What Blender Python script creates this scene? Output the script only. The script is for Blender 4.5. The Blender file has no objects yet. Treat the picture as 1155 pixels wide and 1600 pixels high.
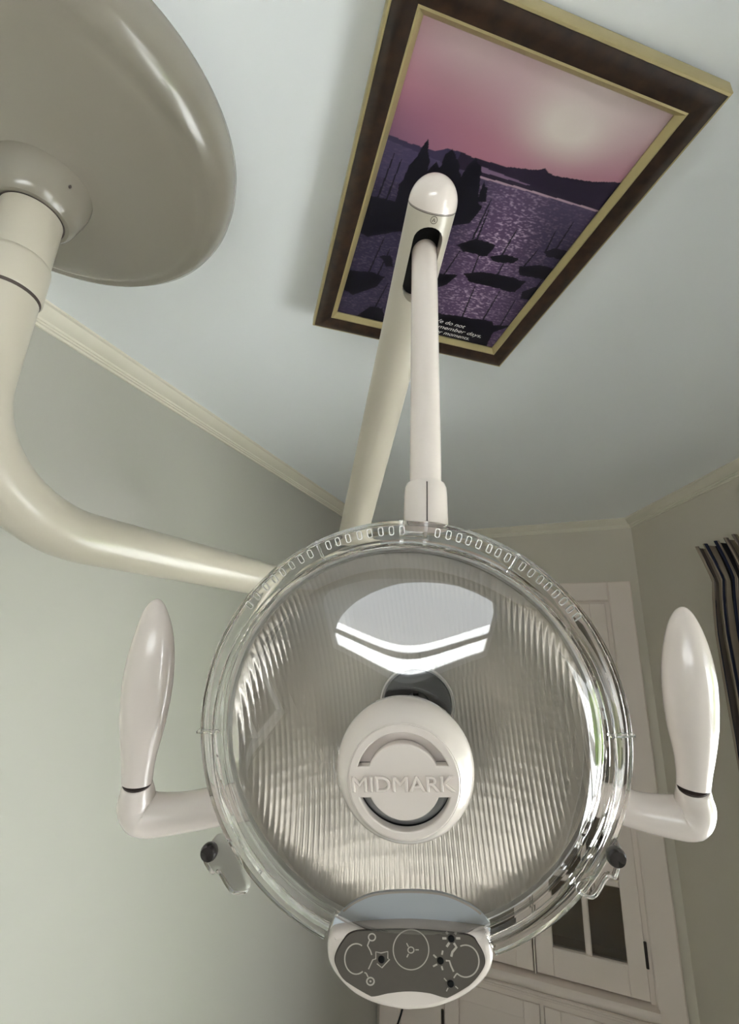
import bpy, bmesh, math, random
import numpy as np
from mathutils import Vector, Matrix, noise as mnoise

sc = bpy.context.scene
col = sc.collection
random.seed(7)
rng = np.random.default_rng(5)

# ------------------------------------------------------------------ camera
CAMZ, FPX, PITCH, ROLL = 2.1, 745.0, 0.31, 0.035
fwd = Vector((0, math.cos(PITCH), math.sin(PITCH)))
up0 = Vector((0, -math.sin(PITCH), math.cos(PITCH)))
rt0 = Vector((1, 0, 0))
rt = rt0 * math.cos(ROLL) + up0 * math.sin(ROLL)
upv = -rt0 * math.sin(ROLL) + up0 * math.cos(ROLL)
cd = bpy.data.cameras.new('camera')
cam = bpy.data.objects.new('camera', cd)
col.objects.link(cam)
cam.matrix_world = Matrix(((rt.x, upv.x, -fwd.x, 0), (rt.y, upv.y, -fwd.y, 0), (rt.z, upv.z, -fwd.z, CAMZ), (0, 0, 0, 1)))
cd.sensor_fit = 'VERTICAL'
cd.sensor_height = 24.0
cd.lens = 24.0 * FPX / 1600.0
cd.clip_start = 0.01
sc.camera = cam

# ------------------------------------------------------------------ sky, windows' light, exposure
wd_ = bpy.data.worlds.new('sky')
sc.world = wd_
wd_.use_nodes = True
nt = wd_.node_tree
bg = nt.nodes['Background']
bg.inputs[0].default_value = (0.92, 0.955, 1.0, 1)
bg.inputs[1].default_value = 3.4
sun = bpy.data.lights.new('sun', 'SUN'); sun.energy = 66.0; sun.angle = 0.01; sun.color = (1.0, 0.98, 0.96)
so0 = bpy.data.objects.new('sun', sun); col.objects.link(so0)
so0.rotation_euler = Vector((-.16, -.68, -.74)).to_track_quat('-Z', 'Y').to_euler()
sc.view_settings.view_transform = 'Standard'
sc.view_settings.look = 'None'
sc.view_settings.gamma = 1.0
sc.view_settings.use_curve_mapping = False
sc.view_settings.exposure = 0.50
sc.cycles.max_bounces = 14
sc.cycles.diffuse_bounces = 6
sc.cycles.glossy_bounces = 6
sc.cycles.transmission_bounces = 12
sc.cycles.transparent_max_bounces = 16

def portal(name, centre, direction, w, h):
    l = bpy.data.lights.new(name, 'AREA')
    l.shape = 'RECTANGLE'
    l.size, l.size_y = w, h
    l.cycles.is_portal = True
    o = bpy.data.objects.new(name, l)
    col.objects.link(o)
    o.location = centre
    o.rotation_euler = Vector(direction).to_track_quat('-Z', 'Y').to_euler()
    return o

# ------------------------------------------------------------------ materials
MATS = {}
def mat(name, color, rough=0.5, metal=0.0, coat=0.0, spec=0.5, noise=0.0, nscale=30, bump=0.0, bscale=200):
    m = bpy.data.materials.new(name)
    m.use_nodes = True
    n, l = m.node_tree.nodes, m.node_tree.links
    b = n['Principled BSDF']
    b.inputs['Base Color'].default_value = (*color, 1)
    b.inputs['Roughness'].default_value = rough
    b.inputs['Metallic'].default_value = metal
    b.inputs['Coat Weight'].default_value = coat
    b.inputs['Coat Roughness'].default_value = 0.08
    b.inputs['Specular IOR Level'].default_value = spec
    if noise or bump:
        tc = n.new('ShaderNodeTexCoord')
    if noise:
        t = n.new('ShaderNodeTexNoise'); t.inputs['Scale'].default_value = nscale; t.inputs['Detail'].default_value = 4
        l.new(tc.outputs['Object'], t.inputs['Vector'])
        r = n.new('ShaderNodeMix'); r.data_type = 'RGBA'
        r.inputs[6].default_value = (*[max(0, c * (1 - noise)) for c in color], 1)
        r.inputs[7].default_value = (*[min(1, c * (1 + noise)) for c in color], 1)
        l.new(t.outputs['Fac'], r.inputs[0]); l.new(r.outputs[2], b.inputs['Base Color'])
    if bump:
        t2 = n.new('ShaderNodeTexNoise'); t2.inputs['Scale'].default_value = bscale; t2.inputs['Detail'].default_value = 3
        l.new(tc.outputs['Object'], t2.inputs['Vector'])
        bp = n.new('ShaderNodeBump'); bp.inputs['Strength'].default_value = bump; bp.inputs['Distance'].default_value = 0.002
        l.new(t2.outputs['Fac'], bp.inputs['Height']); l.new(bp.outputs['Normal'], b.inputs['Normal'])
    MATS[name] = m
    return m

def thin_clear(name, tint, ior=1.5, gain=1.0, rough=0.0):
    """thin clear sheet: fresnel reflection over a tinted see-through body"""
    m = bpy.data.materials.new(name); m.use_nodes = True
    n, l = m.node_tree.nodes, m.node_tree.links
    n.remove(n['Principled BSDF'])
    out = n['Material Output']
    fr = n.new('ShaderNodeFresnel'); fr.inputs['IOR'].default_value = ior
    ml = n.new('ShaderNodeMath'); ml.operation = 'MULTIPLY'; ml.inputs[1].default_value = gain; ml.use_clamp = True
    tr = n.new('ShaderNodeBsdfTransparent'); tr.inputs[0].default_value = (*tint, 1)
    gl = n.new('ShaderNodeBsdfGlossy'); gl.inputs['Roughness'].default_value = rough
    mx = n.new('ShaderNodeMixShader')
    l.new(fr.outputs[0], ml.inputs[0]); l.new(ml.outputs[0], mx.inputs[0])
    l.new(tr.outputs[0], mx.inputs[1]); l.new(gl.outputs[0], mx.inputs[2]); l.new(mx.outputs[0], out.inputs[0])
    MATS[name] = m
    return m

CREAM = mat('cream_plastic', (0.72, 0.645, 0.60), 0.20, coat=0.6)
ENAMEL = mat('putty_enamel', (0.47, 0.43, 0.355), 0.3, coat=0.25, bump=0.03, bscale=300)
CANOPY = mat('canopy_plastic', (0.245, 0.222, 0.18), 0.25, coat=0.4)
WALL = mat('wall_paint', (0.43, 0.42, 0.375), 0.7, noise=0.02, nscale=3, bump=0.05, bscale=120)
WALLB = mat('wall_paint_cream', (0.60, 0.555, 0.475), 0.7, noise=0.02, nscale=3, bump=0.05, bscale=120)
CEIL = mat('ceiling_paint', (0.84, 0.87, 0.89), 0.6, noise=0.01, nscale=2, bump=0.04, bscale=60)
CORN = mat('cornice_paint', (0.70, 0.66, 0.56), 0.5, noise=0.02, nscale=8)
CAB = mat('cabinet_paint', (0.80, 0.70, 0.635), 0.45, noise=0.02, nscale=6)
CABIN = mat('cabinet_inside', (0.46, 0.35, 0.25), 0.6, noise=0.1, nscale=5)
GAP = mat('dark_gap', (0.05, 0.035, 0.03), 0.6)
BLACK = mat('black_rubber_and_shade', (0.006, 0.006, 0.007), 0.55, spec=0.2)
DGREY = mat('socket_grey', (0.045, 0.045, 0.05), 0.55, noise=0.15, nscale=60)
KNOB = mat('knob_black', (0.025, 0.02, 0.02), 0.2, coat=0.3)
STALK = mat('stalk_metal', (0.3, 0.3, 0.3), 0.35, metal=0.8)
PANEL = mat('panel_grey', (0.098, 0.085, 0.073), 0.4, noise=0.05, nscale=300)
INK = mat('symbol_ink', (0.48, 0.44, 0.40), 0.5)
SKYTINT = mat('visor_sky_tint', (0.84, 0.90, 0.98), 0.2, coat=0.2)  # white visor plate with the sky's reflection put into its colour
PEARL = mat('pearl_edge', (0.70, 0.68, 0.655), 0.2, coat=0.3)
GOLD = mat('gilt', (0.50, 0.42, 0.22), 0.35, metal=0.6, noise=0.08, nscale=60)
FLOOR = mat('floor_vinyl', (0.50, 0.47, 0.42), 0.4, noise=0.12, nscale=6)
OAK = mat('golden_oak', (0.30, 0.185, 0.07), 0.4, noise=0.25, nscale=5)
WHITE = mat('white_gloss', (0.8, 0.8, 0.78), 0.4)
PATIO = mat('patio_concrete', (0.47, 0.48, 0.49), 0.9, noise=0.15, nscale=4)
LEAF = mat('hedge_leaf', (0.16, 0.26, 0.04), 0.6, noise=0.5, nscale=6)
LETTER = mat('letter_white', (0.85, 0.83, 0.80), 0.5)
CORD = mat('cord_black', (0.01, 0.01, 0.01), 0.5)
CLEARTHIN = thin_clear('clear_shield', (0.97, 0.97, 0.965), 1.5, 2.7)
PANE = thin_clear('window_glass', (0.97, 0.98, 0.97), 1.45, 1.2)
CABGLASS = thin_clear('cabinet_glass', (0.86, 0.84, 0.80), 1.5, 1.5)

def clear_plastic(name, color=(0.98, 0.975, 0.97), ior=1.30):
    m = bpy.data.materials.new(name); m.use_nodes = True
    b = m.node_tree.nodes['Principled BSDF']
    b.inputs['Base Color'].default_value = (*color, 1)
    b.inputs['Transmission Weight'].default_value = 1.0
    b.inputs['IOR'].default_value = ior
    b.inputs['Roughness'].default_value = 0.02
    MATS[name] = m
    return m
CLEAR = clear_plastic('clear_polycarbonate')

def walnut():
    m = mat('walnut', (0.06, 0.028, 0.014), 0.35, coat=0.3)
    n, l = m.node_tree.nodes, m.node_tree.links
    tc = n.new('ShaderNodeTexCoord'); mp = n.new('ShaderNodeMapping')
    mp.inputs['Scale'].default_value = (8, 8, 8)
    w = n.new('ShaderNodeTexNoise'); w.inputs['Scale'].default_value = 9; w.inputs['Detail'].default_value = 5
    r = n.new('ShaderNodeValToRGB')
    r.color_ramp.elements[0].color = (0.012, 0.006, 0.004, 1); r.color_ramp.elements[0].position = 0.3
    r.color_ramp.elements[1].color = (0.050, 0.024, 0.013, 1); r.color_ramp.elements[1].position = 0.75
    l.new(tc.outputs['Object'], mp.inputs[0]); l.new(mp.outputs[0], w.inputs['Vector'])
    l.new(w.outputs['Fac'], r.inputs[0]); l.new(r.outputs[0], n['Principled BSDF'].inputs['Base Color'])
    return m
WALNUT = walnut()

def mirror():
    m = mat('dichroic_reflector', (0.84, 0.79, 0.73), 0.14, metal=0.70)
    return m
MIRROR = mirror()

def print_mat():
    m = mat('poster_print', (0.5, 0.4, 0.5), 0.45, coat=0.06, spec=0.3)
    n, l = m.node_tree.nodes, m.node_tree.links
    a = n.new('ShaderNodeAttribute'); a.attribute_name = 'ink'
    l.new(a.outputs['Color'], n['Principled BSDF'].inputs['Base Color'])
    return m
PRINT = print_mat()

def stripes():
    m = mat('striped_cloth', (0.4, 0.33, 0.26), 0.85, spec=0.1)
    n, l = m.node_tree.nodes, m.node_tree.links
    uv = n.new('ShaderNodeUVMap'); sx = n.new('ShaderNodeSeparateXYZ')
    md = n.new('ShaderNodeMath'); md.operation = 'FRACT'
    r = n.new('ShaderNodeValToRGB'); r.color_ramp.interpolation = 'CONSTANT'
    e = r.color_ramp.elements
    e[0].position = 0.0; e[0].color = (0.30, 0.245, 0.19, 1)
    e[1].position = 0.28; e[1].color = (0.022, 0.026, 0.05, 1)
    for p, c in ((0.46, (0.30, 0.245, 0.19)), (0.55, (0.14, 0.115, 0.10)), (0.68, (0.36, 0.30, 0.235)), (0.82, (0.03, 0.028, 0.032)), (0.93, (0.22, 0.18, 0.15))):
        x = e.new(p); x.color = (*c, 1)
    l.new(uv.outputs[0], sx.inputs[0]); l.new(sx.outputs[0], md.inputs[0]); l.new(md.outputs[0], r.inputs[0])
    l.new(r.outputs[0], n['Principled BSDF'].inputs['Base Color'])
    return m
CLOTH = stripes()

# ------------------------------------------------------------------ mesh helpers (vertices given in world space)
ORG = {}
def tag(o, label=None, cat=None, group=None, kind=None):
    if label: o['label'] = label
    if cat: o['category'] = cat
    if group: o['group'] = group
    if kind: o['kind'] = kind
    return o

def thing(name, loc, label, cat, group=None):
    o = bpy.data.objects.new(name, None)
    o.empty_display_size = 0.05
    col.objects.link(o); o.location = loc
    ORG[o.name] = Vector(loc)
    return tag(o, label, cat, group)

def build(name, verts, faces, m, parent=None, smooth=None, org=None):
    org = ORG[parent.name] if parent is not None else Vector(org or (0, 0, 0))
    me = bpy.data.meshes.new(name)
    me.from_pydata([(v[0] - org[0], v[1] - org[1], v[2] - org[2]) for v in verts], [], faces)
    bm = bmesh.new(); bm.from_mesh(me)
    bmesh.ops.recalc_face_normals(bm, faces=bm.faces)
    bm.to_mesh(me); bm.free()
    if smooth is not None:
        me.polygons.foreach_set('use_smooth', [True] * len(me.polygons))
        me.set_sharp_from_angle(angle=math.radians(smooth))
    me.materials.append(m)
    o = bpy.data.objects.new(name, me)
    col.objects.link(o)
    if parent is not None:
        o.parent = parent
    else:
        o.location = org
    ORG[o.name] = org
    return o

def struct(name, verts, faces, m, smooth=None):
    return tag(build(name, verts, faces, m, None, smooth), kind='structure')

def merge(*parts):
    V, F = [], []
    for v, f in parts:
        b = len(V); V += list(v); F += [tuple(i + b for i in q) for q in f]
    return V, F

BOXF = [(0, 1, 3, 2), (4, 6, 7, 5), (0, 4, 5, 1), (2, 3, 7, 6), (0, 2, 6, 4), (1, 5, 7, 3)]
def box(fr, x0, x1, y0, y1, z0, z1):
    return [fr(x, y, z) for x in (x0, x1) for y in (y0, y1) for z in (z0, z1)], BOXF

def bevel_box(fr, x0, x1, y0, y1, z0, z1, b):
    """box whose +y front face is chamfered"""
    V = [fr(x, y0, z) for x, z in ((x0, z0), (x1, z0), (x1, z1), (x0, z1))]
    V += [fr(x, y1 - b, z) for x, z in ((x0, z0), (x1, z0), (x1, z1), (x0, z1))]
    V += [fr(x, y1, z) for x, z in ((x0 + b, z0 + b), (x1 - b, z0 + b), (x1 - b, z1 - b), (x0 + b, z1 - b))]
    F = [(0, 1, 2, 3), (8, 9, 10, 11)]
    for k in (0, 4):
        for i in range(4):
            j = (i + 1) % 4
            F.append((k + i, k + j, k + 4 + j, k + 4 + i))
    return V, F

def lathe(fr, prof, seg=96, a0=0.0, a1=2 * math.pi, closed_profile=False):
    full = abs(a1 - a0 - 2 * math.pi) < 1e-6
    n = seg if full else seg + 1
    V, F = [], []
    P = len(prof)
    for i in range(n):
        a = a0 + (a1 - a0) * i / seg
        for r, w in prof:
            V.append(fr(r * math.cos(a), r * math.sin(a), w))
    for i in range(seg):
        j = (i + 1) % n
        for k in range(P if closed_profile else P - 1):
            l = (k + 1) % P
            F.append((i * P + k, j * P + k, j * P + l, i * P + l))
    if closed_profile and not full:
        F.append(tuple(range(P))); F.append(tuple(range((n - 1) * P, n * P)))
    return V, F

def sweep(pts, radii, seg=28, ref=(0, 0, 1), caps=True):
    """tube through pts; radii is a list of r or (ra, rb)"""
    pts = [Vector(p) for p in pts]
    V, F = [], []
    prev = None
    for i, p in enumerate(pts):
        t = (pts[min(i + 1, len(pts) - 1)] - pts[max(i - 1, 0)]).normalized()
        if prev is None:
            a = Vector(ref); a = (a - t * a.dot(t)).normalized()
        else:
            a = (prev - t * prev.dot(t)).normalized()
        prev = a
        b = t.cross(a)
        r = radii[i] if isinstance(radii[i], (tuple, list)) else (radii[i], radii[i])
        for k in range(seg):
            an = 2 * math.pi * k / seg
            V.append(p + a * (r[0] * math.cos(an)) + b * (r[1] * math.sin(an)))
    for i in range(len(pts) - 1):
        for k in range(seg):
            l = (k + 1) % seg
            F.append((i * seg + k, i * seg + l, (i + 1) * seg + l, (i + 1) * seg + k))
    if caps:
        F.append(tuple(range(seg))); F.append(tuple(range((len(pts) - 1) * seg, len(pts) * seg)))
    return V, F

def catmull(pts, n=8):
    pts = [np.array(p, float) for p in pts]
    out = []
    for i in range(len(pts) - 1):
        p0, p1, p2, p3 = pts[max(i - 1, 0)], pts[i], pts[i + 1], pts[min(i + 2, len(pts) - 1)]
        for k in range(n):
            t = k / n
            out.append(0.5 * (2 * p1 + (p2 - p0) * t + (2 * p0 - 5 * p1 + 4 * p2 - p3) * t * t + (3 * p1 - p0 - 3 * p2 + p3) * t ** 3))
    out.append(pts[-1])
    return out

def smooth_loop(pts, n=6):
    L = len(pts)
    pts = [np.array(p, float) for p in pts]
    out = []
    for i in range(L):
        p0, p1, p2, p3 = pts[i - 1], pts[i], pts[(i + 1) % L], pts[(i + 2) % L]
        for k in range(n):
            t = k / n
            out.append(tuple(0.5 * (2 * p1 + (p2 - p0) * t + (2 * p0 - 5 * p1 + 4 * p2 - p3) * t * t + (3 * p1 - p0 - 3 * p2 + p3) * t ** 3)))
    return out

def eval_mesh(o):
    dg = bpy.context.evaluated_depsgraph_get()
    me = bpy.data.meshes.new_from_object(o.evaluated_get(dg))
    V = [v.co.copy() for v in me.vertices]; F = [tuple(p.vertices) for p in me.polygons]
    bpy.data.meshes.remove(me)
    return V, F

def plate(fr, loops, w0, w1, bev=0.0):
    """flat plate with holes, loops in (u, v), thickness from w0 to w1, rounded edges"""
    cu = bpy.data.curves.new('tmp', 'CURVE'); cu.dimensions = '2D'; cu.fill_mode = 'BOTH'
    for L in loops:
        s = cu.splines.new('POLY'); s.points.add(len(L) - 1)
        for p, (x, y) in zip(s.points, L): p.co = (x * 100, y * 100, 0, 1)
        s.use_cyclic_u = True
    cu.extrude = ((w1 - w0) / 2 - bev) * 100
    cu.bevel_depth = bev * 100; cu.bevel_resolution = 2; cu.offset = -bev * 100
    o = bpy.data.objects.new('tmp', cu); col.objects.link(o)
    bpy.context.view_layer.update()
    V, F = eval_mesh(o)
    bpy.data.objects.remove(o); bpy.data.curves.remove(cu)
    mid = (w0 + w1) / 2
    return [fr(v.x / 100, v.y / 100, mid + v.z / 100) for v in V], F

def text(fr, s, x0, x1, y, h, w0, ext, shear=0.0, offset=0.0, bevel=0.0):
    cu = bpy.data.curves.new('tmp', 'FONT'); cu.body = s; cu.extrude = 0.05; cu.shear = shear; cu.offset = offset
    cu.resolution_u = 4; cu.bevel_depth = bevel; cu.bevel_resolution = 0
    o = bpy.data.objects.new('tmp', cu); col.objects.link(o)
    bpy.context.view_layer.update()
    V, F = eval_mesh(o)
    bpy.data.objects.remove(o); bpy.data.curves.remove(cu)
    xs = [v.x for v in V]; ys = [v.y for v in V]
    mx, Mx, my, My = min(xs), max(xs), min(ys), max(ys)
    base, cap = 0.0, 0.7
    kx = (x1 - x0) / (Mx - mx); ky = h / cap
    return [fr(x0 + (v.x - mx) * kx, y + v.y * ky, w0 + (v.z + 0.05 + bevel) / (0.1 + 2 * bevel) * ext) for v in V], F

def ribbon(fr, pts, width, w, closed=False):
    pts = [np.array(p, float) for p in pts]
    n = len(pts); V, F = [], []
    for i in range(n):
        a = pts[i - 1] if (closed or i > 0) else pts[i]
        b = pts[(i + 1) % n] if (closed or i < n - 1) else pts[i]
        t = b - a; t = t / (np.linalg.norm(t) + 1e-12); m = np.array([-t[1], t[0]]) * width / 2
        for s in (1, -1):
            q = pts[i] + m * s; V.append(fr(q[0], q[1], w))
    for i in range(n if closed else n - 1):
        j = (i + 1) % n
        F.append((2 * i, 2 * i + 1, 2 * j + 1, 2 * j))
    return V, F

def circle(cx, cy, rx, ry=None, n=48, a0=0, a1=360, end=False):
    ry = ry or rx
    m = n + 1 if end else n
    return [(cx + rx * math.cos(math.radians(a0 + (a1 - a0) * i / n)), cy + ry * math.sin(math.radians(a0 + (a1 - a0) * i / n))) for i in range(m)]

# ------------------------------------------------------------------ the room
H = 2.7
def isec(p, d, q, e):
    A = np.array([[d[0], -e[0]], [d[1], -e[1]]]); t = np.linalg.solve(A, np.array(q) - np.array(p))
    return np.array(p) + t[0] * np.array(d)
Ld = np.array([.488, 1.072]); Ld /= np.linalg.norm(Ld)
Lp = np.array([-.595, .69]) + .033 * np.array([-Ld[1], Ld[0]])
th = math.radians(-24.0)
Bd = np.array([math.cos(th), math.sin(th)]); Bp = np.array([1.03, 1.83]) + .035 * np.array([-Bd[1], Bd[0]])
Rd = np.array([.022, -.589]); Rd /= np.linalg.norm(Rd)
Rp = np.array([1.03, 1.83]) + .035 * np.array([-Rd[1], Rd[0]])
YR = -1.6
LB, BR = isec(Lp, Ld, Bp, Bd), isec(Bp, Bd, Rp, Rd)
RR, LR = isec(Rp, Rd, [0, YR], [1, 0]), isec(Lp, Ld, [0, YR], [1, 0])

def frame2(p0, p1, inward):
    """frame along a wall: x along p0->p1, y into the room, z up"""
    p0 = np.array(p0); d = np.array(p1) - p0; L = np.linalg.norm(d); d = d / L
    n = np.array([-d[1], d[0]]) * inward
    return (lambda x, y, z: Vector((p0[0] + d[0] * x + n[0] * y, p0[1] + d[1] * x + n[1] * y, z))), L

def wall(name, p0, p1, inward, holes, m, t=0.1):
    fr, L = frame2(p0, p1, inward)
    xs = sorted({-t * 0.0, L} | {h[0] for h in holes} | {h[1] for h in holes})
    zs = sorted({0, H} | {h[2] for h in holes} | {h[3] for h in holes})
    parts = []
    for a, b in zip(xs, xs[1:]):
        for c, d in zip(zs, zs[1:]):
            if any(h[0] <= (a + b) / 2 <= h[1] and h[2] <= (c + d) / 2 <= h[3] for h in holes): continue
            parts.append(box(fr, a, b, -t, 0, c, d))
    struct(name, *merge(*parts), m)
    return fr, L

WIN_R = (0.80, 2.80, 0.45, 2.12)          # along wall_right from the cabinet corner
WIN_FILL = (0.25, 1.35, 0.90, 2.15)           # along wall_left from its rear end, opening added for fill light
frL, LL = wall('wall_left', LR, LB, -1, [WIN_FILL], WALL)
CB0, CB1, CBT = 0.115, 0.965, 2.38          # cabinet opening in the back wall, measured from the right corner
frB, LBk = wall('wall_back', BR, LB, 1, [(CB0, CB1, 0.0, CBT)], WALLB)
frR, LRt = wall('wall_right', BR, RR, -1, [WIN_R], WALLB)
WIN_B = (RR[0] - 0.42, RR[0] + 1.06, 1.62, 2.12)
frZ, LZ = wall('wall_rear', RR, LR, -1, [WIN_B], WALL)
poly = [LR, LB, BR, RR]
def grow(p, k=0.1):
    c = np.mean(poly, axis=0); d = p - c; return p + d / np.linalg.norm(d) * k * 1.6
big = [grow(p) for p in poly]
struct('ceiling', [(*p, H) for p in big] + [(*p, H + .08) for p in big], [(0, 1, 2, 3), (7, 6, 5, 4)] + [(i, (i + 1) % 4, (i + 1) % 4 + 4, i + 4) for i in range(4)], CEIL)
struct('floor', [(*p, 0) for p in big] + [(*p, -.08) for p in big], [(0, 1, 2, 3), (7, 6, 5, 4)] + [(i, (i + 1) % 4, (i + 1) % 4 + 4, i + 4) for i in range(4)], FLOOR)

# cornices, mitred at the corners
CPROF = [(.0355, 0.0), (.0355, .004), (.031, .006), (.028, .011), (.019, .019), (.012, .0225), (.0115, .027), (.0085, .0275), (.0085, .031), (.005, .0315), (.004, .036), (0, .036), (0, 0)]
def inset(k):
    out = []
    n = len(poly)
    for i in range(n):
        a, b, c = poly[i - 1], poly[i], poly[(i + 1) % n]
        d1 = (b - a) / np.linalg.norm(b - a); d2 = (c - b) / np.linalg.norm(c - b)
        n1 = np.array([d1[1], -d1[0]]); n2 = np.array([d2[1], -d2[0]])
        out.append(isec(a + n1 * k, d1, b + n2 * k, d2))
    return out
for i in range(4):
    V, F = [], []
    for o_, d_ in CPROF:
        q = inset(o_); V += [(*q[i], H - d_), (*q[(i + 1) % 4], H - d_)]
    n = len(CPROF)
    for k in range(n):
        l = (k + 1) % n
        F.append((2 * k, 2 * k + 1, 2 * l + 1, 2 * l))
    F.append(tuple(range(0, 2 * n, 2))); F.append(tuple(range(1, 2 * n, 2)))
    struct('trim_%d' % (i + 1), V, F, CORN, 25)

# windows: sash frame, glazing bars, panes
def window(name, fr, hole, cols, rows, direction):
    x0, x1, z0, z1 = hole
    g = 0.001
    fw = .05 if rows[0] < 1.6 else .025
    parts = [box(fr, x0 + g, x0 + fw, -.07, -.02, z0 + g, z1 - g), box(fr, x1 - fw, x1 - g, -.07, -.02, z0 + g, z1 - g),
             box(fr, x0 + fw, x1 - fw, -.07, -.02, z0 + g, z0 + fw), box(fr, x0 + fw, x1 - fw, -.07, -.02, z1 - fw, z1 - g)]
    fo = struct(name, *merge(*parts), WHITE)
    for i in range(1, cols):
        x = x0 + (x1 - x0) * i / cols
        build('glazing_bar', *box(fr, x - .012, x + .012, -.06, -.03, z0 + fw, z1 - fw), WHITE, fo)
    for z in rows:
        build('transom', *box(fr, x0 + fw, x1 - fw, -.062, -.028, z - .012, z + .012), WHITE, fo)
    build('pane', *box(fr, x0 + fw, x1 - fw, -.047, -.045, z0 + fw, z1 - fw), PANE, fo)
    c = fr((x0 + x1) / 2, -.095, (z0 + z1) / 2)
    portal('daylight_portal', c, direction, x1 - x0, z1 - z0)
def arch_mask(fr, hole):
    x0, x1, z0, z1 = hole
    L = x1 - x0
    arch = [(x0 + .03, z0 + .02), (x1 - .03, z0 + .02), (x1 - .03, z0 + .05)]
    arch += [(x0 + .03 + (L - .06) * t, z0 + .05 + (z1 - z0 - .08) * max(0.0, 1 - abs((t - .34) / (.66 if t > .34 else .60)) ** 2) ** .62) for t in np.linspace(1, 0, 48)]
    rect = [(x0 + .002, z0 + .002), (x1 - .002, z0 + .002), (x1 - .002, z1 - .002), (x0 + .002, z1 - .002)]
    return plate(lambda x, z, w: fr(x, w, z), [rect, arch], -.02, .0)
window('window_1', frR, WIN_R, 3, [1.35], (-1, 0, 0))
window('window_2', frZ, WIN_B, 1, [1.735], (0, 1, 0))

window('fill_window', frL, WIN_FILL, 2, [1.5], (.91, -.41, 0))  # unseen window added to brighten the cabinet, handles and canopy
build('reflection_arch', *arch_mask(frZ, WIN_B), WHITE, bpy.data.objects['window_2'])  # unseen arched plate added to shape this window's reflection in the shield

# ------------------------------------------------------------------ the dental light
PX, PY = -.388, .41
root = thing('dental_light', (PX, PY, H), 'cream ceiling-mounted dental operating light with clear round shield and two upright handles', 'dental light')
def up(cx, cy):
    return lambda x, y, z: Vector((cx + x, cy + y, z))
fu = up(PX, PY)
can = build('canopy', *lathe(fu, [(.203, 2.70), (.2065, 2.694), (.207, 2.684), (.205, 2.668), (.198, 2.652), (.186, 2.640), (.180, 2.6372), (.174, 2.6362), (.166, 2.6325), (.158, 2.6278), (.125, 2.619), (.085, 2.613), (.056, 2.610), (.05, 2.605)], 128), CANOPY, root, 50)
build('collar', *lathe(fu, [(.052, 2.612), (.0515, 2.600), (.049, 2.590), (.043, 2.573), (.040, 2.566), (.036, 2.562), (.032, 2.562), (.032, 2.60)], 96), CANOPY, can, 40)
build('set_screw', *sweep([(PX + .0495 * math.cos(-.35), PY + .0495 * math.sin(-.35), 2.588), (PX + .051 * math.cos(-.35), PY + .051 * math.sin(-.35), 2.588)], [(.0022, .0012)] * 2, 16), GAP, can, 40)
build('collar_gap', *lathe(fu, [(.0322, 2.5615), (.0301, 2.5615)], 64), GAP, can, 40)
post = build('drop_post', *lathe(fu, [(.0305, 2.60), (.0300, 2.47), (.0290, 2.455)], 64), ENAMEL, root, 40)
build('sleeve', *lathe(fu, [(.0302, 2.4995), (.0318, 2.4975), (.0322, 2.494), (.0322, 2.458), (.0310, 2.456), (.0285, 2.456)], 64), ENAMEL, post, 40)
build('seam', *lathe(fu, [(.0308, 2.456), (.0300, 2.4525), (.0290, 2.4525)], 64), GAP, post, 40)
# swing arm: drops from the post and bends into the horizontal
ad = Vector((math.cos(math.radians(57)), math.sin(math.radians(57)), 0))
P0 = Vector((PX, PY, 0))
RB, ZA = 0.135, 2.224
pts = [P0 + Vector((0, 0, z)) for z in (2.453, 2.43, 2.40, 2.38)]
rad = [.0298, .0298, .0297, .0297]
zb = ZA + RB
for k in range(17):
    a = math.pi / 2 * k / 16
    pts.append(P0 + ad * (RB * (1 - math.cos(a))) + Vector((0, 0, zb - RB * math.sin(a)))); rad.append(.0296 - .0012 * k / 16)
for k in range(1, 9):
    pts.append(P0 + ad * (RB + (0.600 - RB) * k / 8) + Vector((0, 0, ZA))); rad.append(.0284 - .0034 * k / 8)
build('swing_arm', *sweep(pts, rad, 40, (1, 0, 0)), ENAMEL, root, 40)
# spring arm
E0 = Vector((.0433, .2985, 2.465)); E1 = Vector((-.0555, .912, 2.212))
A = (E1 - E0).normalized(); LA = (E1 - E0).length
nd = (Vector((0, 0, -1)) - A * A.dot(Vector((0, 0, -1)))).normalized()
side = A.cross(nd)
def tubepts(r0, r1, s0, s1, n=24): 
    return [E0 + A * (s0 + (s1 - s0) * i / n) for i in range(n + 1)], [r0 + (r1 - r0) * i / n for i in range(n + 1)]
V, F = sweep(*tubepts(.0202, .0235, 0, LA), 64, nd)
tmp = build('tmp_arm', V, F, ENAMEL)
frS = lambda x, y, z: E0 + A * x + side * y + nd * z
slot = []
for cx_, a0, a1 in ((.062, -90, 90), (.0225, 90, 270)):
    slot += [(cx_ + .0125 * math.cos(math.radians(a0 + (a1 - a0) * i / 12)), .0125 * math.sin(math.radians(a0 + (a1 - a0) * i / 12))) for i in range(13)]
Vc, Fc = [], []
for z in (.002, .04):
    Vc += [frS(x, y, z) for x, y in slot]
n = len(slot)
Fc = [tuple(range(n)), tuple(range(n, 2 * n))] + [(i, (i + 1) % n, (i + 1) % n + n, i + n) for i in range(n)]
cut = build('tmp_cut', Vc, Fc, GAP)
md = tmp.modifiers.new('b', 'BOOLEAN'); md.operation = 'DIFFERENCE'; md.object = cut; md.solver = 'EXACT'
bpy.context.view_layer.update()
V, F = eval_mesh(tmp)
bpy.data.objects.remove(tmp); bpy.data.objects.remove(cut)
sa = build('spring_arm', V, F, ENAMEL, root, 35)
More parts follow.
